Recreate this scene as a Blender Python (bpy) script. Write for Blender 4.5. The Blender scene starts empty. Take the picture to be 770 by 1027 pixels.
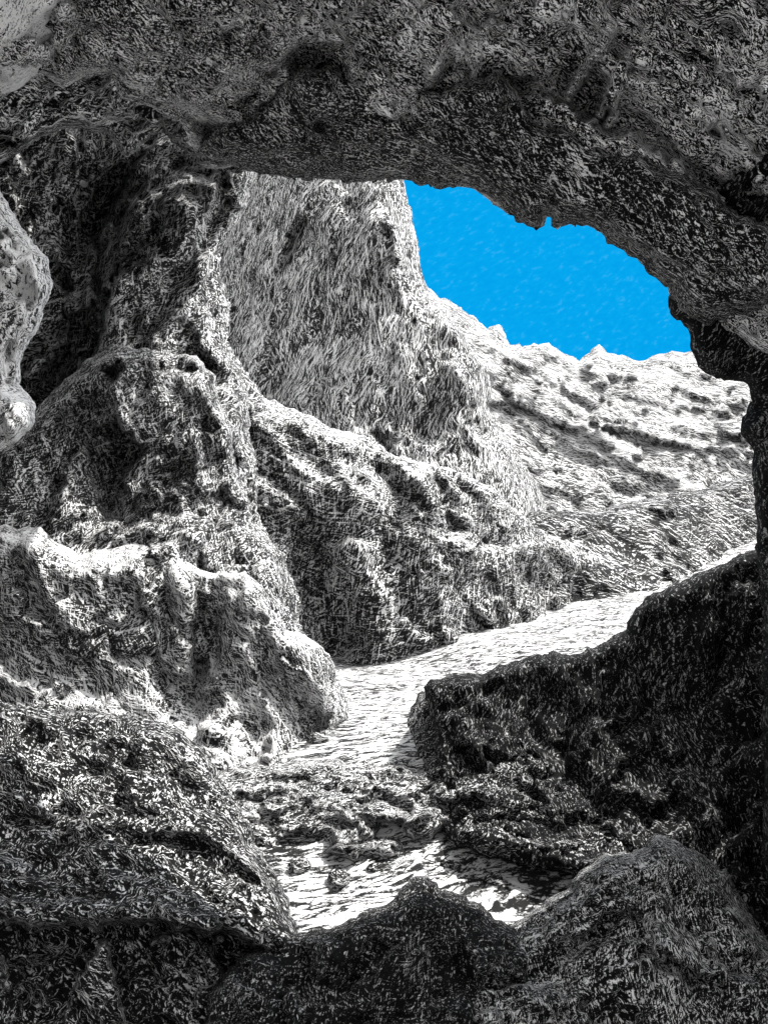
import bpy, math, random
import numpy as np
from mathutils import Vector
from mathutils.geometry import delaunay_2d_cdt

# ------------------------------------------------------------------ camera, sky, sun, exposure
scene = bpy.context.scene
R = math.radians
CAM_Z = 4.0                       # eye height above the canyon floor
LENS = 28.0
cam_data = bpy.data.cameras.new("camera")
cam_data.sensor_fit = 'VERTICAL'
cam_data.sensor_height = 36.0
cam_data.lens = LENS
cam_data.clip_start = 0.05
cam_data.clip_end = 6000
cam = bpy.data.objects.new("camera", cam_data)
cam.location = (0, 0, CAM_Z)
cam.rotation_euler = (R(90), 0, 0)
scene.collection.objects.link(cam)
scene.camera = cam

SUN_DIR = Vector((0.46, 0.30, 0.83)).normalized()      # from the ground towards the sun
sun_data = bpy.data.lights.new("sun", 'SUN')
sun_data.energy = 2.6
sun_data.angle = R(0.5)
sun_data.color = (1.0, 0.975, 0.94)
sun = bpy.data.objects.new("sun", sun_data)
sun.rotation_euler = (-SUN_DIR).to_track_quat('-Z', 'Y').to_euler()
sun.location = (0, 0, 60)
scene.collection.objects.link(sun)

world = bpy.data.worlds.new("World")
scene.world = world
world.use_nodes = True
wn, wl = world.node_tree.nodes, world.node_tree.links
wn.clear()
w_out = wn.new("ShaderNodeOutputWorld")
w_bg = wn.new("ShaderNodeBackground")
w_sky = wn.new("ShaderNodeTexSky")
w_sky.sky_type = 'NISHITA'
w_sky.sun_disc = False
w_sky.sun_elevation = math.asin(SUN_DIR.z)
w_sky.sun_rotation = math.atan2(SUN_DIR.x, SUN_DIR.y)
w_sky.dust_density = 3.0
w_hs = wn.new("ShaderNodeHueSaturation")
w_hs.inputs["Saturation"].default_value = 0.0
w_bg.inputs["Strength"].default_value = 0.15
wl.new(w_sky.outputs[0], w_hs.inputs["Color"])
wl.new(w_hs.outputs[0], w_bg.inputs["Color"])
wl.new(w_bg.outputs[0], w_out.inputs["Surface"])

vs = scene.view_settings
vs.view_transform = 'Standard'
vs.look = 'None'
vs.gamma = 1.0
vs.use_curve_mapping = False
vs.exposure = 1.6
scene.cycles.max_bounces = 6
scene.cycles.diffuse_bounces = 4

# ------------------------------------------------------------------ helpers
FPX = LENS / 36.0 * 1027.0
CX, CY = 385.0, 513.5


def ray_points(px, py, d):
    """world points seen in direction (px, py) at depth d metres"""
    px, py, d = np.asarray(px, float), np.asarray(py, float), np.asarray(d, float)
    return np.stack([(px - CX) / FPX * d, d, CAM_Z + (CY - py) / FPX * d], -1)


def _hash(ix, iy, iz, seed):
    h = (ix * 374761393 + iy * 668265263 + iz * 2147483647 + seed * 1274126177) & 0xFFFFFFFF
    h = ((h ^ (h >> 13)) * 1274126177) & 0xFFFFFFFF
    h = ((h ^ (h >> 16)) * 2246822519) & 0xFFFFFFFF
    return ((h ^ (h >> 15)) & 0xFFFFFF) / float(0xFFFFFF) * 2 - 1


def vnoise(p, seed=0):
    f = np.floor(p)
    i = f.astype(np.int64)
    t = p - f
    t = t * t * t * (t * (t * 6 - 15) + 10)
    r = 0
    for dx in (0, 1):
        for dy in (0, 1):
            for dz in (0, 1):
                w = ((t[:, 0] if dx else 1 - t[:, 0]) * (t[:, 1] if dy else 1 - t[:, 1])
                     * (t[:, 2] if dz else 1 - t[:, 2]))
                r = r + w * _hash(i[:, 0] + dx, i[:, 1] + dy, i[:, 2] + dz, seed)
    return r


def fbm(p, octaves=4, seed=0, gain=0.5):
    s, a, tot = 0, 1.0, 0
    for k in range(octaves):
        s = s + a * vnoise(p * 2.03 ** k + 17.3 * k, seed + k)
        tot += a
        a *= gain
    return s / tot


def ridged(p, octaves=4, seed=0, gain=0.55):
    s, a, tot = 0, 1.0, 0
    for k in range(octaves):
        s = s + a * (1 - 2 * np.abs(vnoise(p * 2.07 ** k + 9.1 * k, seed + k)))
        tot += a
        a *= gain
    return s / tot


def facets(p, seed=0):
    """broken faces: every cell of a scattered lattice is a plane with a tilt of its own"""
    f = np.floor(p).astype(np.int64)
    best = np.full(len(p), 1e9)
    val = np.zeros(len(p))
    for dx in (-1, 0, 1):
        for dy in (-1, 0, 1):
            for dz in (-1, 0, 1):
                c = [f[:, 0] + dx, f[:, 1] + dy, f[:, 2] + dz]
                v = [p[:, k] - (c[k] + .5 + .45 * _hash(*c, seed + k)) for k in range(3)]
                dd = v[0] ** 2 + v[1] ** 2 + v[2] ** 2
                m = dd < best
                w = sum(v[k] * _hash(*c, seed + 5 + k) for k in range(3)) * 1.1 + .35 * _hash(*c, seed + 9)
                best = np.where(m, dd, best)
                val = np.where(m, w, val)
    return val


def tps(ctrl, q):
    """thin plate spline through control rows (x, y, value), evaluated at q"""
    c = np.asarray(ctrl, float)
    n = len(c)
    s = 1 / 200.0

    def ker(a, b):
        r2 = ((a[:, None, :] - b[None]) ** 2).sum(-1)
        return 0.5 * r2 * np.log(r2 + 1e-9)
    x = c[:, :2] * s
    A = np.zeros((n + 3, n + 3))
    A[:n, :n] = ker(x, x) + np.eye(n) * 1e-3
    A[:n, n] = 1
    A[:n, n + 1:] = x
    A[n:, :n] = A[:n, n:].T
    w = np.linalg.solve(A, np.r_[c[:, 2], 0, 0, 0])
    qs = np.asarray(q, float) * s
    return ker(qs, x) @ w[:n] + w[n] + qs @ w[n + 1:]


def poly_dist(q, line, closed=False):
    """distance to a polyline and the side (+1 right of travel as seen on screen)"""
    L = np.asarray(line, float)
    if closed:
        L = np.vstack([L, L[:1]])
    best = np.full(len(q), 1e9)
    side = np.zeros(len(q))
    for a, b in zip(L[:-1], L[1:]):
        ab = b - a
        t = np.clip(((q - a) @ ab) / max(ab @ ab, 1e-9), 0, 1)
        v = q - (a + t[:, None] * ab)
        dd = np.hypot(v[:, 0], v[:, 1])
        m = dd < best
        best = np.where(m, dd, best)
        side = np.where(m, np.sign(ab[0] * v[:, 1] - ab[1] * v[:, 0]), side)
    return best, side


def rough_line(pts, step, amp, seed, closed=True):
    """subdivide a polyline and roughen it the way broken rock is rough"""
    P = np.asarray(pts, float)
    if closed:
        P = np.vstack([P, P[:1]])
    out = []
    for a, b in zip(P[:-1], P[1:]):
        n = max(1, int(np.hypot(*(b - a)) / step))
        inside = (-60 < a[0] < 830 and -60 < a[1] < 1090) or (-60 < b[0] < 830 and -60 < b[1] < 1090)
        if not inside:
            n = max(1, n // 8)
        for k in range(n):
            out.append(a + (b - a) * k / n)
    if not closed:
        out.append(P[-1])
    o = np.array(out)
    q = np.c_[o, np.zeros(len(o))]
    for ax in (0, 1):
        o[:, ax] += amp * (fbm(q / 22.0, 3, seed + 50 * ax, .6) + 0.35 * vnoise(q / 4.0, seed + 7 + ax))
    return o


def link_mesh(name, verts, faces, mat, parent=None, smooth=True, origin=None):
    verts = np.asarray(verts, float)
    o = np.array([verts[:, 0].mean(), verts[:, 1].mean(), verts[:, 2].min()]) if origin is None else np.array(origin)
    me = bpy.data.meshes.new(name)
    me.from_pydata((verts - o).tolist(), [], faces)
    me.validate()
    me.materials.append(mat)
    me.polygons.foreach_set("use_smooth", [smooth] * len(me.polygons))
    me.update()
    ob = bpy.data.objects.new(name, me)
    scene.collection.objects.link(ob)
    ob.location = o
    if parent:
        ob.parent = parent
        ob.location = o - np.array(parent.location)
    return ob


def tag(o, label=None, cat=None, group=None, kind=None):
    if label:
        o["label"] = label
    if cat:
        o["category"] = cat
    if group:
        o["group"] = group
    if kind:
        o["kind"] = kind
    return o


# ------------------------------------------------------------------ the hatched rock material
def rock_material(name, grain, angle, tone, ink=0.012, paper=0.62, length=16.0, width=0.85, soft=0.056, scratches=1.2, depth=6.0,
                  mottle=0.16, mottle_size=60.0, cross=24.0, swirl=20.0, bump=0.6, axis='Y', top_light=0.0):
    """Rock whose surface is a tangle of short dark and pale streaks.
    grain: metres per streak unit; angle: lie of the streaks; tone: share of dark streaks (0..1)."""
    m = bpy.data.materials.new(name)
    m.use_nodes = True
    nt = m.node_tree
    N, L = nt.nodes, nt.links
    N.clear()
    out = N.new("ShaderNodeOutputMaterial")
    bs = N.new("ShaderNodeBsdfPrincipled")
    bs.inputs["Roughness"].default_value = 0.95
    bs.inputs["Specular IOR Level"].default_value = 0.08
    L.new(bs.outputs[0], out.inputs[0])
    tc = N.new("ShaderNodeTexCoord")

    def math_(op, a, b=None, clamp=False):
        n = N.new("ShaderNodeMath")
        n.operation = op
        n.use_clamp = clamp
        for i, v in enumerate((a, b)):
            if v is None:
                continue
            if isinstance(v, (int, float)):
                n.inputs[i].default_value = v
            else:
                L.new(v, n.inputs[i])
        return n.outputs[0]

    def noise(vec, scale, detail, rough=0.5):
        n = N.new("ShaderNodeTexNoise")
        n.inputs["Scale"].default_value = scale
        n.inputs["Detail"].default_value = detail
        n.inputs["Roughness"].default_value = rough
        L.new(vec, n.inputs["Vector"])
        return n

    unit = N.new("ShaderNodeMapping")
    unit.vector_type = 'TEXTURE'
    unit.inputs["Scale"].default_value = (grain,) * 3
    L.new(tc.outputs["Object"], unit.inputs["Vector"])
    P = unit.outputs[0]

    # bend the streaks into swirls
    def warp(vec, size, amount):
        n = noise(vec, 1.0 / size, 1.5)
        s = N.new("ShaderNodeVectorMath")
        s.operation = 'SUBTRACT'
        s.inputs[1].default_value = (0.5, 0.5, 0.5)
        L.new(n.outputs["Color"], s.inputs[0])
        k = N.new("ShaderNodeVectorMath")
        k.operation = 'MULTIPLY_ADD'
        k.inputs[1].default_value = (amount,) * 3
        L.new(s.outputs[0], k.inputs[0])
        L.new(vec, k.inputs[2])
        return k.outputs[0]
    W = warp(warp(P, 90.0, swirl * 2.4), 30.0, swirl * 0.30)

    def streaks(a, ln, wd, det):
        mp = N.new("ShaderNodeMapping")
        mp.vector_type = 'TEXTURE'
        if axis == 'Y':
            mp.inputs["Rotation"].default_value = (0, -R(a), 0)
        else:
            mp.inputs["Rotation"].default_value = (0, 0, R(a))
        mp.inputs["Scale"].default_value = (ln, wd * depth, wd) if axis == 'Y' else (ln, wd, wd * depth)
        L.new(W, mp.inputs["Vector"])
        return noise(mp.outputs[0], 0.62, det, 0.55).outputs["Fac"]

    s1 = streaks(angle, length, width, 2.0)
    s2 = streaks(angle + cross, length * 0.8, width, 1.0)
    s3 = streaks(angle - cross * 0.8, length * 1.5, width * 1.2, 1.0)
    mix = math_('ADD', math_('MULTIPLY', s1, 0.40), math_('ADD', math_('MULTIPLY', s2, 0.32), math_('MULTIPLY', s3, 0.28)))
    # thin scratches where a streak layer crosses its middle value
    l1 = math_('ABSOLUTE', math_('SUBTRACT', s2, 0.5))
    l2 = math_('ABSOLUTE', math_('SUBTRACT', s3, 0.52))
    scratch = math_('MULTIPLY', math_('SUBTRACT', math_('MINIMUM', l1, l2), 0.045), scratches)
    mix = math_('ADD', mix, scratch)
    fine = noise(P, 0.75, 2.0, 0.7).outputs["Fac"]
    mix = math_('ADD', mix, math_('MULTIPLY', math_('SUBTRACT', fine, 0.5), 0.30))
    blot = noise(W, 1.0 / mottle_size, 4.0, 0.6).outputs["Fac"]
    blot = math_('MULTIPLY', math_('SUBTRACT', blot, 0.5), mottle)
    # noise values gather about 0.5: place the threshold on that spread
    thr = 0.5 + (tone - 0.5) * 0.30
    val = math_('ADD', mix, blot)
    if top_light:
        # upward faces painted paler, standing in for light on the crests
        ge = N.new("ShaderNodeNewGeometry")
        sx = N.new("ShaderNodeSeparateXYZ")
        L.new(ge.outputs["Normal"], sx.inputs[0])
        top_map = N.new("ShaderNodeMapRange")
        top_map.interpolation_type = 'SMOOTHSTEP'
        top_map.inputs["From Min"].default_value = 0.5
        top_map.inputs["From Max"].default_value = 0.95
        top_map.inputs["To Max"].default_value = top_light
        L.new(sx.outputs["Z"], top_map.inputs["Value"])
        val = math_('ADD', val, top_map.outputs[0])
    mr = N.new("ShaderNodeMapRange")
    mr.interpolation_type = 'SMOOTHSTEP'
    mr.inputs["From Min"].default_value = thr - soft
    mr.inputs["From Max"].default_value = thr + soft
    mr.inputs["To Min"].default_value = 0.0
    mr.inputs["To Max"].default_value = 1.0
    L.new(val, mr.inputs["Value"])
    cr = N.new("ShaderNodeMix")
    cr.data_type = 'RGBA'
    cr.inputs["A"].default_value = (ink, ink, ink, 1)
    cr.inputs["B"].default_value = (paper, paper, paper, 1)
    L.new(mr.outputs[0], cr.inputs["Factor"])
    L.new(cr.outputs["Result"], bs.inputs["Base Color"])
    bp = N.new("ShaderNodeBump")
    bp.inputs["Strength"].default_value = bump
    bp.inputs["Distance"].default_value = grain * 6.0
    L.new(val, bp.inputs["Height"])
    L.new(bp.outputs[0], bs.inputs["Normal"])
    return m


# ------------------------------------------------------------------ rock masses
def rock(name, outline, depth, mat, bulge=2.0, rim=60.0, thick=4.0, step=5.0, rough=3.0, seed=1,
         crag=(0.5, 90.0), crag2=(0.15, 26.0), features=(), lie=0.0, ribs=0.32, block=1.0, parent=None, rim_pow=2.0):
    """A solid of broken rock.  outline: its silhouette from the cave mouth; depth: control points that say
    how far each spot of its near face stands; bulge: how far the edges turn away; thick: depth behind the
    edge.  crag: (metres, size) of the big and the small relief.  features: ('groove'|'ledge', line, width, metres)."""
    rnd = np.random.default_rng(seed)
    ol = rough_line(outline, step * 0.8, rough, seed)
    x0, y0 = ol.min(0)
    x1, y1 = ol.max(0)
    pts = []
    fx0, fx1, fy0, fy1 = max(x0, -40), min(x1, 810), max(y0, -40), min(y1, 1067)
    gx, gy = np.meshgrid(np.arange(fx0, fx1, step), np.arange(fy0, fy1, step))
    g = np.c_[gx.ravel(), gy.ravel()]
    pts.append(g + rnd.uniform(-.38, .38, g.shape) * step)
    big = step * 7
    gx, gy = np.meshgrid(np.arange(x0, x1, big), np.arange(y0, y1, big))
    g = np.c_[gx.ravel(), gy.ravel()]
    g = g[~((g[:, 0] > fx0 - 4) & (g[:, 0] < fx1 + 4) & (g[:, 1] > fy0 - 4) & (g[:, 1] < fy1 + 4))]
    pts.append(g + rnd.uniform(-.3, .3, g.shape) * big)
    q = np.vstack(pts)
    # keep the points inside the outline
    inside = np.zeros(len(q), bool)
    a, b = ol, np.roll(ol, -1, 0)
    for (ax, ay), (bx, by) in zip(a, b):
        if ay == by:
            continue
        c = ((ay > q[:, 1]) != (by > q[:, 1])) & (q[:, 0] < (bx - ax) * (q[:, 1] - ay) / (by - ay) + ax)
        inside ^= c
    q = q[inside]
    dq, _ = poly_dist(q, ol, True)
    q = q[dq > step * 0.45]
    n_o = len(ol)
    allp = np.vstack([ol, q])
    vco, _, tris, _, _, _ = delaunay_2d_cdt([Vector(p) for p in allp], [], [list(range(n_o))], 1, 1e-4)
    v2 = np.array([(v.x, v.y) for v in vco])
    dist, _ = poly_dist(v2, ol, True)
    edge = dist < 1e-3
    base = tps(depth, v2)
    lo, hi = min(c[2] for c in depth), max(c[2] for c in depth)
    base = np.clip(base, lo * 0.8, hi * 1.15)
    t = np.clip(dist / rim, 0, 1)
    prof = (1 - (1 - t) ** rim_pow) ** (1.25 / rim_pow)
    d = base + bulge * (1 - prof)
    keep = np.clip(dist / 14.0, 0, 1)
    for f in features:
        kind, line, wd, amt = f
        ln = rough_line(line, 6, wd * 0.25, seed + 31, closed=False)
        fd, sd = poly_dist(v2, ln)
        if kind == 'groove':
            d = d + amt * np.exp(-(fd / wd) ** 2) * keep
        else:                                      # ledge: the right-hand side of the line stands further back
            d = d + amt * np.where(sd > 0, np.exp(-fd / wd) * np.clip(fd / 6.0, 0, 1), 0) * keep
    md = np.mean([c[2] for c in depth])
    pos = ray_points(v2[:, 0], v2[:, 1], d)
    unit = md / FPX
    ca, sa = math.cos(R(lie)), math.sin(R(lie))
    pos = pos + unit * crag[1] * .35 * np.stack([fbm(pos / (unit * crag[1] * .8), 3, seed + 400 + k) for k in range(3)], -1)
    pos = np.stack([(pos[:, 0] * ca + pos[:, 2] * sa) * ribs, pos[:, 1] * .6, -pos[:, 0] * sa + pos[:, 2] * ca], -1)
    big_n = ridged(pos / (unit * crag[1]), 4, seed + 100, .6)
    small = .5 * ridged(pos / (unit * crag2[1] * 1.2), 3, seed + 200, .55) + .6 * fbm(pos / (unit * 9.0), 2, seed + 300)
    blk = facets(pos / (unit * crag[1] * .75), seed + 500) + .45 * facets(pos / (unit * crag[1] * .3), seed + 520)
    d = d - (crag[0] * (.35 * big_n + .5 * fbm(pos / (unit * crag[1] * .6), 4, seed + 600) + block * blk) + crag2[0] * small) * keep
    front = ray_points(v2[:, 0], v2[:, 1], d)
    dedge = base + bulge
    back_d = dedge + thick * (1 - (1 - np.clip(dist / (rim * 1.5), 0, 1)) ** 2) ** .5
    back_d = np.maximum(back_d, d + 0.05 * (~edge))
    back = ray_points(v2[:, 0], v2[:, 1], back_d)
    n = len(v2)
    bidx = np.where(edge, np.arange(n), n + np.arange(n))
    # only the inner points need a second copy
    remap = -np.ones(2 * n, int)
    used = np.r_[np.ones(n, bool), ~edge]
    remap[used] = np.arange(used.sum())
    verts = np.vstack([front, back])[used]
    faces = []
    for f in tris:
        i, j, k = f
        if edge[i] and edge[j] and edge[k]:
            # thin ear on the outline: give it a front only
            faces.append((i, k, j))
            continue
        faces.append((i, k, j))
        faces.append(tuple(int(remap[bidx[x]]) for x in (i, j, k)))
    return link_mesh(name, verts, faces, mat, parent)


def px(d):                 # size in metres of one streak unit at a distance
    return d / FPX


# ------------------------------------------------------------------ sky beyond the canyon
def build_sky():
    m = bpy.data.materials.new("sky")
    m.use_nodes = True
    N, L = m.node_tree.nodes, m.node_tree.links
    N.clear()
    out = N.new("ShaderNodeOutputMaterial")
    em = N.new("ShaderNodeEmission")
    tc = N.new("ShaderNodeTexCoord")
    mp = N.new("ShaderNodeMapping")
    mp.vector_type = 'TEXTURE'
    mp.inputs["Rotation"].default_value = (0, R(-28), 0)
    mp.inputs["Scale"].default_value = (9, 4, 4)
    nz = N.new("ShaderNodeTexNoise")
    nz.inputs["Scale"].default_value = 0.55
    nz.inputs["Detail"].default_value = 3
    nz.inputs["Roughness"].default_value = 0.65
    cr = N.new("ShaderNodeValToRGB")
    e = cr.color_ramp.elements
    e[0].position, e[0].color = 0.34, (0.001, 0.365, 0.85, 1)
    e[1].position, e[1].color = 0.78, (0.05, 0.45, 0.90, 1)
    mid = e.new(0.58)
    mid.color = (0.002, 0.40, 0.88, 1)
    L.new(tc.outputs["Object"], mp.inputs["Vector"])
    L.new(mp.outputs[0], nz.inputs["Vector"])
    L.new(nz.outputs["Fac"], cr.inputs[0])
    L.new(cr.outputs[0], em.inputs["Color"])
    em.inputs["Strength"].default_value = 1.0 / 2 ** vs.exposure
    L.new(em.outputs[0], out.inputs[0])
    verts, faces = [], []
    na, ne, rad = 48, 24, 1500.0
    for j in range(ne + 1):
        el = R(-5 + 43 * j / ne)
        for i in range(na + 1):
            az = R(-44 + 88 * i / na)
            verts.append((rad * math.sin(az) * math.cos(el), rad * math.cos(az) * math.cos(el), rad * math.sin(el)))
    for j in range(ne):
        for i in range(na):
            k = j * (na + 1) + i
            faces.append((k, k + na + 1, k + na + 2, k + 1))
    o = link_mesh("sky", verts, faces, m, origin=(0, 0, 0))
    tag(o, "bright blue cloudless sky above the canyon", None, None, "structure")


build_sky()

# ------------------------------------------------------------------ ground: pale sand of the canyon floor
GROUND = [(385, 1015, 6.2), (430, 905, 7.9), (330, 900, 8.1), (540, 905, 8.0), (340, 800, 10.6), (430, 790, 10.8),
          (350, 735, 14.0), (300, 745, 13.4), (400, 700, 17.0), (480, 652, 22.0), (560, 628, 26.0), (520, 622, 29.0),
          (600, 588, 36.0), (640, 598, 32.0), (700, 566, 41.0), (757, 532, 50.0),
          (430, 668, 21.0), (360, 690, 18.0)]


def build_ground(mat):
    g = ray_points(*np.array(GROUND).T)
    extra = [(-8, 6, 0), (8, 6, 0), (-10, 14, .2), (9, 13, .2), (-14, 30, .8), (0, 45, 1.6), (-30, 60, 2), (40, 60, 4.2),
             (20, 90, 3.2), (-60, 10, 0), (60, 10, 1), (0, -30, 0), (-40, -30, 0), (40, -30, 0)]
    c = np.vstack([g, np.array(extra, float)])
    ctrl = np.c_[c[:, :2] * 10, c[:, 2]]
    # fan of rings: fine near the path, coarse towards the horizon
    rr = np.r_[np.linspace(0.4, 4, 10), np.geomspace(4.1, 70, 300), np.geomspace(75, 2500, 24)]
    aa = np.r_[np.linspace(-180, -36, 40), np.linspace(-35, 35, 260), np.linspace(36, 180, 40)]
    A, Q = np.meshgrid(np.radians(aa), rr)
    X, Y = (Q * np.sin(A)).ravel(), (Q * np.cos(A)).ravel()
    lim = np.minimum(1, 75.0 / np.maximum(np.hypot(X, Y), 1e-6))
    Z = tps(ctrl, np.c_[X * lim, Y * lim] * 10)
    Z = np.clip(Z, -0.6, 4.5)
    p = np.c_[X, Y, np.zeros_like(X)]
    r = np.hypot(X, Y)
    fade = np.clip(r / 20, .25, 1.6)
    Z += fade * (0.16 * ridged(p / (1.4 * 1), 3, 5) * np.clip(1 - r / 16, 0.18, 1) + 0.10 * fbm(p / 3.1, 4, 8) + 0.035 * fbm(p / .35, 3, 9))
    verts = np.c_[X, Y, Z]
    na = len(aa)
    faces = []
    for j in range(len(rr) - 1):
        for i in range(na - 1):
            k = j * na + i
            faces.append((k, k + 1, k + na + 1, k + na))
    o = link_mesh("ground", verts, faces, mat, origin=(0, 0, 0))
    tag(o, "pale sandy canyon floor climbing to the right", None, None, "structure")


build_ground(rock_material("pale_sand", px(14), 14, 0.52, ink=0.015, paper=0.58, soft=0.06, length=11, width=2.8,
                           mottle=0.26, mottle_size=70, axis='Z', bump=0.5))

# ------------------------------------------------------------------ far ridge across the canyon
o = rock("mountain_ridge",
         [(330, 300), (405, 255), (428, 290), (452, 303), (478, 318), (488, 326), (500, 324), (514, 346), (530, 348), (549, 345),
          (560, 352), (581, 359), (592, 351), (600, 344), (608, 352), (640, 362), (662, 356), (684, 350), (700, 352), (740, 360), (790, 372), (900, 380),
          (900, 620), (330, 620)],
         [(430, 300, 92), (600, 350, 100), (750, 395, 92), (900, 400, 92), (350, 300, 90), (450, 430, 76), (600, 440, 81), (750, 450, 80),
          (440, 600, 58), (600, 560, 66), (760, 540, 66), (900, 560, 62), (340, 600, 60)],
         rock_material("pale_limestone", px(66), -28, 0.53, paper=0.60, ink=.03, soft=.07, mottle=0.20, mottle_size=55),
         bulge=10, rim=16, thick=60, step=3.6, rough=5, lie=-36, seed=11, block=.75, crag=(3.0, 66), crag2=(1.2, 18))
tag(o, "pale jagged mountain ridge under the blue sky", None, None, "structure")

# ------------------------------------------------------------------ dark bank under the ridge, above the path
o = rock("rock_bank",
         [(530, 512), (600, 512), (640, 502), (700, 492), (755, 474), (800, 462), (860, 450), (860, 640), (520, 640), (505, 560)],
         [(540, 535, 36), (640, 505, 42), (755, 476, 52), (860, 455, 54), (520, 620, 30), (620, 600, 32.5), (690, 572, 38.5), (757, 530, 48), (860, 560, 48)],
         rock_material("grey_bank_rock", px(40), -20, 0.7, paper=0.5),
         bulge=4, rim=14, thick=10, step=4.5, rough=2.5, lie=10, seed=21, crag=(0.8, 60), crag2=(.35, 18))
tag(o, "low dark rock bank above the pale path, below the ridge", "rock bank")

# ------------------------------------------------------------------ broad tower in the middle distance
o = rock("rock_tower",
         [(60, 150), (150, 110), (262, 120), (404, 120), (404, 178), (411, 200), (414, 222), (419, 245), (421, 270), (428, 290), (448, 312), (462, 330),
          (474, 350), (488, 366), (494, 388), (490, 408), (500, 430), (516, 448), (530, 470), (546, 500), (556, 540), (60, 540)],
         [(200, 200, 66), (262, 200, 54), (330, 220, 46), (404, 200, 46.5), (250, 330, 51), (340, 350, 43.5), (420, 300, 45), (450, 380, 43), (490, 420, 45), (530, 490, 44), (470, 480, 40), (300, 480, 41), (430, 480, 40), (200, 480, 46)],
         rock_material("tower_rock", top_light=0.03, grain=px(40), angle=76, tone=0.6, paper=0.6, cross=22, mottle=0.18),
         bulge=7, rim=34, thick=16, step=4.5, rough=2.5, lie=84, seed=31, crag=(1.1, 70), crag2=(.45, 24),
         features=[('groove', [(440, 350), (436, 380), (430, 425)], 18, 2.2),
                   ('groove', [(352, 190), (356, 260), (350, 330)], 12, .7),
                   ('groove', [(430, 300), (440, 345), (470, 352)], 6, 1.0)])
tag(o, "broad upright rock tower with a smooth face, left of the sky", "rock tower")

# ------------------------------------------------------------------ long ramp that runs down to the path
o = rock("rock_ramp",
         [(150, 330), (228, 348), (245, 372), (268, 397), (300, 412), (330, 428), (372, 440), (395, 455), (430, 463), (470, 478), (497, 492), (512, 508), (540, 528),
          (570, 545), (600, 560), (612, 580), (600, 600), (540, 640), (440, 690), (350, 700), (240, 700), (150, 650)],
         [(228, 350, 24), (330, 432, 25), (500, 500, 28.5), (600, 570, 34), (560, 600, 31.5), (430, 670, 22.6), (500, 640, 26.5), (350, 690, 20.5), (250, 640, 20.5), (200, 500, 21),
          (300, 500, 22.2), (400, 550, 23.0), (330, 600, 21.0)],
         rock_material("ramp_rock", top_light=0.05, grain=px(24), angle=28, tone=0.66, paper=0.6, cross=55, mottle=0.14),
         bulge=1.5, rim=20, thick=9, step=4.5, rough=4, lie=-30, seed=41, crag=(.8, 60), crag2=(.35, 20),
         features=[('ledge', [(432, 488), (440, 510), (440, 535), (470, 548), (520, 545)], 22, -1.0),
                   ('ledge', [(480, 540), (445, 537), (436, 492)], 26, 1.6),
                   ('groove', [(300, 540), (320, 600), (335, 650)], 26, 2.2),
                   ('groove', [(370, 450), (400, 500), (390, 560)], 14, 1.0)])
tag(o, "long grey rock ramp with a pale crest, at the foot of the tower", "rock slope")

# ------------------------------------------------------------------ left walls
o = rock("cliff_wall",
         [(-120, 20), (120, 60), (262, 110), (264, 172), (250, 192), (247, 214), (232, 230), (221, 247), (223, 280), (231, 305), (227, 345), (240, 370),
          (250, 420), (262, 520), (300, 600), (300, 680), (-120, 680)],
         [(255, 180, 22), (225, 250, 21.5), (229, 340, 22), (170, 220, 19.5), (180, 300, 20), (75, 230, 19.8), (80, 330, 19.6), (60, 420, 21), (-60, 300, 18), (150, 420, 18.5),
          (260, 560, 18.5), (100, 600, 16), (130, 150, 21), (-60, 60, 16)],
         rock_material("cliff_rock", top_light=0.035, grain=px(20), angle=42, tone=0.64, paper=0.62, cross=40, mottle=0.20),
         bulge=1.6, rim=22, thick=7, step=4.5, rough=5, lie=55, seed=51, crag=(1.0, 75), crag2=(.28, 22),
         features=[('groove', [(110, 190), (90, 260), (80, 330), (60, 390)], 24, 1.6),
                   ('groove', [(230, 200), (190, 260), (150, 330)], 10, .7)])
tag(o, "grey cliff wall with a dark hollow, left of the tower", "cliff")

o = rock("rock_buttress",
         [(-100, 440), (10, 440), (60, 385), (110, 345), (160, 350), (200, 358), (214, 378), (222, 405), (236, 432), (238, 470), (250, 500), (256, 525), (285, 560), (310, 660),
          (-100, 680)],
         [(205, 370, 17), (236, 470, 16.5), (255, 530, 16.2), (150, 400, 15.6), (120, 470, 15.2), (0, 460, 14.5), (180, 540, 14.4), (40, 560, 13.6), (260, 640, 14.2), (-80, 600, 13)],
         rock_material("buttress_rock", top_light=0.02, grain=px(13), angle=62, tone=0.69, paper=0.62, cross=48, mottle=0.24),
         bulge=1.1, rim=24, thick=4, step=4.5, rough=4.5, lie=75, seed=61, crag=(.7, 70), crag2=(.22, 22),
         features=[('ledge', [(120, 430), (160, 455), (200, 452), (196, 470)], 26, 1.0),
                   ('groove', [(90, 400), (120, 450), (110, 510)], 20, .9)])
tag(o, "dark rock buttress with a pale right edge, above the hump", "rock buttress")

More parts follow.
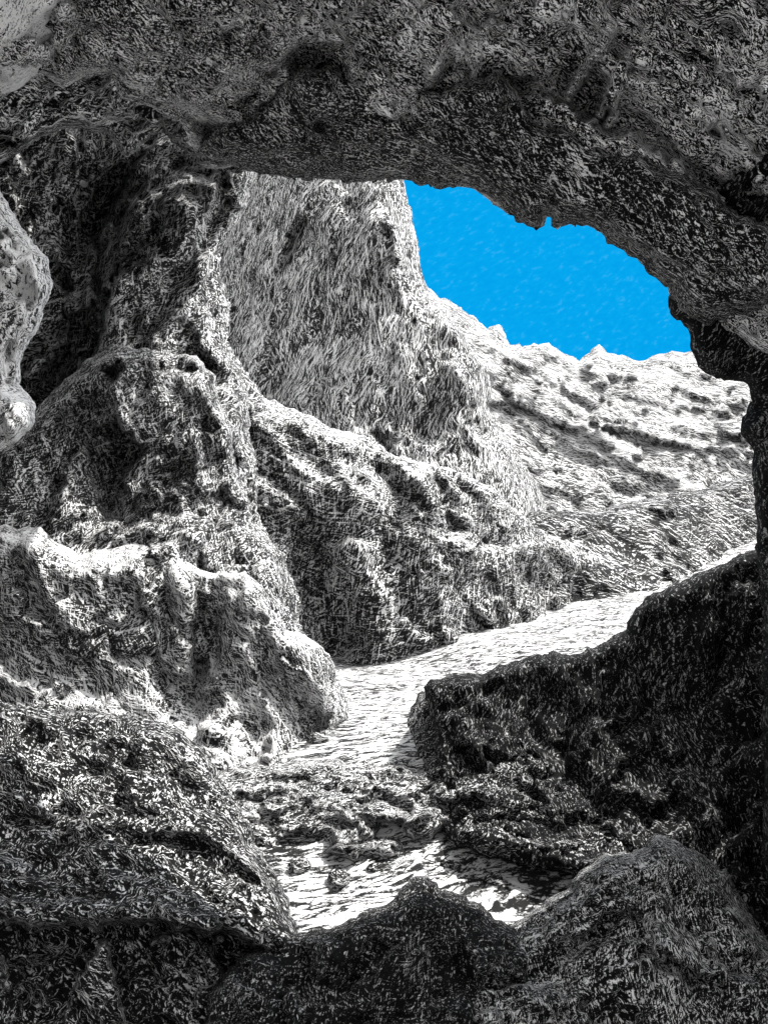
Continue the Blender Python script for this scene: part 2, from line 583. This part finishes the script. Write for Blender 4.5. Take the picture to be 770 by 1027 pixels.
o = rock("rock_pillar",
         [(-120, 150), (-10, 175), (8, 205), (26, 232), (50, 262), (54, 285), (42, 320), (24, 355), (20, 385), (34, 405), (36, 425), (20, 442), (0, 452), (-24, 470), (-60, 560), (-110, 760), (-160, 900), (-460, 900), (-460, 120)],
         [(0, 220, 10.4), (45, 275, 10.6), (20, 390, 10.4), (30, 420, 10.2), (-60, 300, 9.2), (-60, 430, 9.2), (-100, 200, 9.2), (-100, 800, 9.4), (-440, 400, 8.4), (-440, 850, 8.4)],
         rock_material("pillar_rock", top_light=0.05, grain=px(10), angle=70, tone=0.43, paper=0.62, mottle=0.2),
         bulge=.8, rim=24, thick=3, step=4.5, rough=4.5, lie=70, seed=71, crag=(.35, 60), crag2=(.12, 20))
tag(o, "pale knobbly rock pillar cut off by the left edge", "rock pillar")

o = rock("rock_overhang",
         [(-160, 170), (-60, 166), (0, 166), (26, 150), (48, 134), (82, 128), (108, 136), (130, 158), (146, 142), (160, 128), (178, 150), (196, 160), (214, 172), (236, 168), (258, 176), (276, 168), (330, 120), (330, -300), (-160, -300)],
         [(0, 180, 12), (130, 165, 13), (260, 172, 14), (0, 60, 11), (200, 60, 12.5), (100, -200, 11), (300, -200, 11)],
         rock_material("overhang_rock", px(12), 20, 0.66, ink=.004, paper=0.6),
         bulge=1.0, rim=16, thick=6, step=4.5, rough=5, lie=20, seed=77, crag=(.6, 50), crag2=(.25, 18))
tag(o, "black jagged overhang tucked under the arch, above the dark hollow", "overhang")

# ------------------------------------------------------------------ arch: roof and right-hand pier
arch = bpy.data.objects.new("rock_arch", None)
scene.collection.objects.link(arch)
arch.location = (6, 8, 0)
tag(arch, "huge dark rock arch spanning the top and right side", "rock arch")
rock("roof",
     [(-420, 240), (-140, 190), (-20, 118), (5, 98), (22, 82), (46, 76), (62, 90), (82, 78), (110, 76), (122, 98), (150, 108), (182, 124), (190, 146), (214, 160), (262, 168), (300, 177), (345, 181), (380, 177),
      (404, 178), (420, 183), (448, 186), (475, 190), (492, 202), (508, 214), (528, 222), (540, 229), (545, 226), (546, 219), (550, 216), (554, 220), (553, 227), (558, 230), (568, 225), (590, 226),
      (605, 232), (625, 250), (640, 262), (655, 275), (668, 288), (672, 300), (690, 330), (720, 340), (900, 420), (1250, 420), (1250, -900), (900, -1500), (385, -1900), (-200, -1500), (-420, -700)],
     [(404, 180, 8.8), (262, 170, 9.3), (100, 80, 6.8), (-40, 120, 6.4), (550, 228, 7.7), (670, 300, 7.4), (850, 400, 6.5), (1200, 300, 5),
      (385, 100, 6.7), (385, 0, 6.2), (30, 20, 5.8), (180, 60, 6.4), (740, 60, 5.7), (620, 150, 6.6), (40, -150, 5.7), (740, -150, 5.4), (385, -150, 5.0), (385, -450, 3.9), (0, -450, 4.4), (800, -450, 4.2), (385, -1500, 1.7), (-200, -1200, 1.9), (900, -1200, 1.8), (-400, 0, 5)],
     rock_material("roof_rock", px(6), -42, 0.61, paper=0.9, ink=.004, swirl=14, cross=22, soft=.034, depth=3, mottle=0.26, mottle_size=80),
     bulge=.7, rim=30, thick=1.3, step=5, rough=3.0, lie=-42, block=.6, seed=81, crag=(.5, 80), crag2=(.14, 26), parent=arch,
     features=[('groove', [(485, 0), (500, 80), (520, 150), (540, 200)], 24, .25),
               ('groove', [(60, 150), (130, 115), (190, 120), (215, 140)], 14, .7),
               ('ledge', [(770, 240), (660, 150), (560, 110), (500, 90)], 60, .5),
               ('groove', [(330, 60), (300, 110), (290, 160)], 30, .5)])
rock("lit_corner",  # added pale patch: light on the corner put into the rock colour
     [(-200, -260), (30, -260), (130, -120), (118, -50), (100, -10), (84, 22), (58, 52), (38, 74), (6, 96), (-60, 118), (-200, 140)],
     [(20, 20, 5.45), (80, 10, 5.6), (10, 90, 6.0), (-60, 60, 5.3), (40, -150, 5.2), (-150, -200, 4.6)],
     rock_material("lit_corner_rock", px(5.6), 60, 0.3, paper=0.85, depth=3),
     bulge=.9, rim=50, thick=1.0, step=5, rough=6, lie=60, seed=87, crag=(.22, 60), crag2=(.1, 22), parent=arch)["label"] = "rock at the upper left corner of the arch, painted pale as if lit"
rock("lip_shade",  # added dark band that paints the shade along the roof's lip
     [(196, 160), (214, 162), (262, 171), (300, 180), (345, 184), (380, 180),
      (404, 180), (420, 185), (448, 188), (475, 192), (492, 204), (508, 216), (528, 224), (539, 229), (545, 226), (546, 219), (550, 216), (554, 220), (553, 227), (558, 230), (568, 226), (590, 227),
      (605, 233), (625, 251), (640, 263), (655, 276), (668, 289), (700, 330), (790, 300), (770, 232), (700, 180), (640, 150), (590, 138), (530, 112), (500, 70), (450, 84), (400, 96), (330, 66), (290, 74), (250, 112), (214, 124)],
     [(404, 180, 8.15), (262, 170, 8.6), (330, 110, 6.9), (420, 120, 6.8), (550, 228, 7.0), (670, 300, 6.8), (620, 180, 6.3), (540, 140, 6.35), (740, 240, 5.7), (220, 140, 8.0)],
     rock_material("lip_shade_rock", px(6.6), -46, 0.75, ink=.004, paper=0.62, swirl=14, cross=22, depth=3),
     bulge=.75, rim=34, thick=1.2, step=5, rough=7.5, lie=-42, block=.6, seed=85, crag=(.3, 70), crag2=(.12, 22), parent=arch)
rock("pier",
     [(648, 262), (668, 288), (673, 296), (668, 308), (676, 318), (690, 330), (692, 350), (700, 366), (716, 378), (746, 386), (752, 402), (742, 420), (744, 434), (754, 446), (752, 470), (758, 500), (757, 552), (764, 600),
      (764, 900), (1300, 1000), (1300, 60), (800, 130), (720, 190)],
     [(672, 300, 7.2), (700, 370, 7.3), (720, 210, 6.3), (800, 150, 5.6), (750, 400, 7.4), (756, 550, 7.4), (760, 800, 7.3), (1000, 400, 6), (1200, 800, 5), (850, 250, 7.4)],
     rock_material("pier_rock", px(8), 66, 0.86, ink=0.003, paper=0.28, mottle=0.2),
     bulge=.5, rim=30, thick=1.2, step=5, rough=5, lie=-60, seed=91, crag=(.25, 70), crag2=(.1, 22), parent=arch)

# ------------------------------------------------------------------ dark wall right of the path
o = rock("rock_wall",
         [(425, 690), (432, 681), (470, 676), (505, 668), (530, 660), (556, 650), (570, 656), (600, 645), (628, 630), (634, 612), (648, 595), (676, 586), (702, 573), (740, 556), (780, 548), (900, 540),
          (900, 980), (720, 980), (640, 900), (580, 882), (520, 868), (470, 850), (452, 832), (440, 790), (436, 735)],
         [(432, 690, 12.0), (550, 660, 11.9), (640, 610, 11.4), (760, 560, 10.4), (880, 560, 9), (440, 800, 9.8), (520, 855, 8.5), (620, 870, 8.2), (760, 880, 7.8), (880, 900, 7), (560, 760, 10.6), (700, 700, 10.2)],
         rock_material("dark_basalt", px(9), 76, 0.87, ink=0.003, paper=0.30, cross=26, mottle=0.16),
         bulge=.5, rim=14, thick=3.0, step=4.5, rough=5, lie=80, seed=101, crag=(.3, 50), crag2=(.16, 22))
tag(o, "black rock wall dropping from the pale path to the mound", "rock wall")

o = rock("scree_slope",
         [(402, 742), (410, 716), (424, 694), (438, 684), (462, 682), (486, 690), (506, 704), (530, 730), (560, 764), (590, 800), (622, 830), (640, 868), (600, 882), (560, 874), (520, 868), (478, 856), (446, 842), (430, 820), (424, 790), (418, 766)],
         [(412, 735, 13.6), (440, 690, 14.8), (500, 705, 12.1), (424, 790, 10.3), (480, 780, 10.0), (560, 780, 10.1), (440, 838, 8.95), (520, 862, 8.25), (620, 860, 7.9)],
         rock_material("scree", px(8.6), 12, 0.78, ink=.004, paper=0.5, cross=45),
         bulge=.5, rim=18, thick=1.2, step=3.8, rough=6, lie=15, seed=109, crag=(.34, 44), crag2=(.14, 16))
tag(o, "dark broken scree slope spilling from the black wall to the sand", "scree slope")

# ------------------------------------------------------------------ hump and slope on the left
o = rock("rock_hump",
         [(-460, 470), (-120, 520), (0, 525), (40, 530), (60, 545), (78, 556), (100, 550), (130, 547), (165, 545), (185, 560), (208, 575), (228, 576), (246, 572), (262, 588), (274, 612), (286, 630), (310, 638), (326, 652), (338, 676), (347, 700),
          (352, 722), (320, 760), (270, 800), (250, 860), (-460, 900)],
         [(20, 532, 12.6), (160, 550, 13), (246, 578, 13), (330, 665, 14), (345, 715, 14.2), (300, 740, 13.3), (200, 660, 12.9), (80, 640, 12.3), (250, 790, 11.5), (100, 780, 11.4), (-80, 600, 12), (-440, 600, 10.5), (-440, 860, 9.6)],
         rock_material("hump_rock", top_light=0.06, grain=px(11), angle=-54, tone=0.59, paper=0.62, cross=34, mottle=0.18),
         bulge=1.1, rim=30, thick=3.4, step=4.5, rough=4.5, lie=-52, seed=111, crag=(.46, 70), crag2=(.16, 24),
         features=[('groove', [(215, 590), (210, 640), (200, 700)], 14, .8),
                   ('ledge', [(262, 585), (232, 600), (215, 640), (205, 700)], 26, .6),
                   ('groove', [(155, 570), (165, 620), (170, 690)], 12, .4)])
tag(o, "rounded grey rock hump with a sunlit crest, left of the path", "rock hump")

o = rock("rock_slope",
         [(-460, 640), (-140, 690), (-20, 700), (60, 712), (120, 716), (175, 728), (200, 748), (222, 780), (244, 820), (264, 860), (286, 900), (304, 940), (318, 985), (322, 1080), (-460, 1100)],
         [(0, 705, 8.4), (180, 735, 8.9), (240, 845, 8.0), (300, 980, 6.9), (100, 800, 7.7), (0, 860, 6.8), (150, 900, 6.9), (0, 1040, 5.6), (200, 1040, 5.9), (-120, 850, 6), (-440, 700, 6.6), (-440, 1050, 4.9)],
         rock_material("slope_rock", top_light=0.01, grain=px(6.2), angle=-44, tone=0.79, paper=0.6, ink=.006, cross=18, swirl=12, mottle=0.18),
         bulge=.5, rim=26, thick=2.0, step=4.5, rough=6, lie=-46, seed=121, crag=(.24, 70), crag2=(.12, 24),
         features=[('ledge', [(320, 985), (240, 940), (150, 930), (60, 928), (-60, 920)], 60, -1.0)])
tag(o, "broad dark rock slope filling the lower left corner", "rock slope")

# ------------------------------------------------------------------ rubble block and mounds in front
rub = rock_material("rubble_rock", px(7.8), 8, 0.64, paper=0.6, mottle=0.24)
RUB = [
    ("broad grey rubble shelf crossing between the two patches of sand",
     [(196, 790), (216, 768), (250, 764), (300, 759), (345, 762), (392, 757), (424, 764), (456, 782), (462, 826), (430, 848), (384, 846), (346, 856), (296, 846), (262, 862), (226, 850)],
     [(210, 790, 10.3), (290, 762, 11.7), (395, 760, 11.8), (450, 790, 10.2), (400, 846, 9.0), (300, 846, 9.0), (230, 845, 9.1), (330, 805, 9.9)]),
    ("dark rubble block on the sand, lowest of the rubble",
     [(318, 852), (338, 838), (372, 834), (402, 838), (416, 850), (400, 862), (350, 866)],
     [(330, 852, 8.7), (365, 836, 9.2), (410, 848, 8.8), (360, 862, 8.4)]),
]
for k, (lab, ol, dp) in enumerate(RUB):
    o = rock("rubble_block", ol, dp, rub, bulge=.7, rim=26, thick=.9, step=3.2, rough=6, seed=131 + 7 * k, crag=(.32, 34), crag2=(.16, 14), lie=15 - 30 * (k % 2))
    tag(o, lab, "rock", "rubble blocks between the two patches of sand")

o = rock("rock_mound",
         [(470, 930), (512, 924), (545, 908), (572, 890), (584, 872), (606, 857), (632, 854), (646, 848), (656, 838), (676, 842), (702, 856), (728, 872), (742, 898), (756, 926), (775, 945), (900, 960), (900, 1100), (440, 1100)],
         [(515, 930, 6.9), (590, 872, 7.0), (660, 842, 7.0), (735, 890, 6.8), (640, 940, 6.0), (500, 1020, 5.6), (660, 1050, 5.3), (860, 1000, 5.4)],
         rock_material("mound_rock", top_light=0.04, grain=px(5.4), angle=50, tone=0.8, paper=0.6, ink=.004, cross=40, mottle=0.2),
         bulge=.7, rim=28, thick=1.4, step=4.5, rough=5, lie=50, seed=141, crag=(.24, 60), crag2=(.09, 22))
tag(o, "tall rounded rock mound in the lower right corner", "rock mound")

o = rock("peaked_rock",
         [(205, 1000), (246, 952), (296, 938), (330, 928), (362, 916), (388, 908), (402, 892), (416, 880), (430, 878), (440, 890), (462, 896), (478, 906), (494, 918), (512, 926), (540, 950), (540, 1100), (205, 1100)],
         [(230, 990, 5.7), (300, 950, 6.3), (420, 885, 6.9), (480, 912, 6.9), (420, 960, 6.2), (350, 1040, 5.6), (500, 1040, 5.5)],
         rock_material("knob_rock", px(5.2), 30, 0.87, ink=.004, paper=0.45, cross=50, mottle=0.24),
         bulge=.5, rim=20, thick=1.0, step=4.5, rough=5, lie=40, seed=151, crag=(.18, 60), crag2=(.09, 20))
tag(o, "small dark peaked knob in front of the lower sand", "rock")

# ------------------------------------------------------------------ loose stones on the sand
ground = bpy.data.objects["ground"]
STONES = [(318, 744, 11, "small pale stone at the left end of the upper sand"), 
          
          (340, 884, 14, "grey stone at the left of the lower sand"),
          (376, 872, 8, "small dark stone on the lower sand under the rubble"), (496, 884, 10, "stone on the lower sand behind the dip of the peaked rock"),
          (300, 872, 12, "stone between the lower sand and the left slope"), (448, 868, 7, "tiny stone in the middle of the lower sand")]
dg = bpy.context.evaluated_depsgraph_get()
for k, (sx, sy, size, lab) in enumerate(STONES):
    dirv = Vector(ray_points(sx, sy, 10.0)) - Vector((0, 0, CAM_Z))
    ok, hit, nrm, _ = ground.ray_cast(Vector((0, 0, CAM_Z)), dirv.normalized())
    if not ok:
        continue
    r = size / FPX * hit.y
    n_lat, n_lon = 14, 22
    V, F = [], []
    for j in range(n_lat + 1):
        th = math.pi * j / n_lat
        for i in range(n_lon):
            ph = 2 * math.pi * i / n_lon
            V.append((math.sin(th) * math.cos(ph), math.sin(th) * math.sin(ph), math.cos(th)))
    V = np.array(V)
    V = V * (1 + .32 * facets(V * 1.1 + 7 * k, 40 + k) + .12 * fbm(V * 2.5 + 3 * k, 3, 60 + k))[:, None] * np.array([1.0, .8, .55]) * r
    a = 1.3 * k
    V[:, :2] = V[:, :2] @ np.array([[math.cos(a), -math.sin(a)], [math.sin(a), math.cos(a)]])
    for j in range(n_lat):
        for i in range(n_lon):
            p, q_ = j * n_lon + i, j * n_lon + (i + 1) % n_lon
            F.append((p, p + n_lon, q_ + n_lon, q_))
    o = link_mesh("stone", V + np.array(hit) + np.array([0, 0, .2 * r]), F, rub)
    tag(o, lab, "stone", "loose stones on the sand")
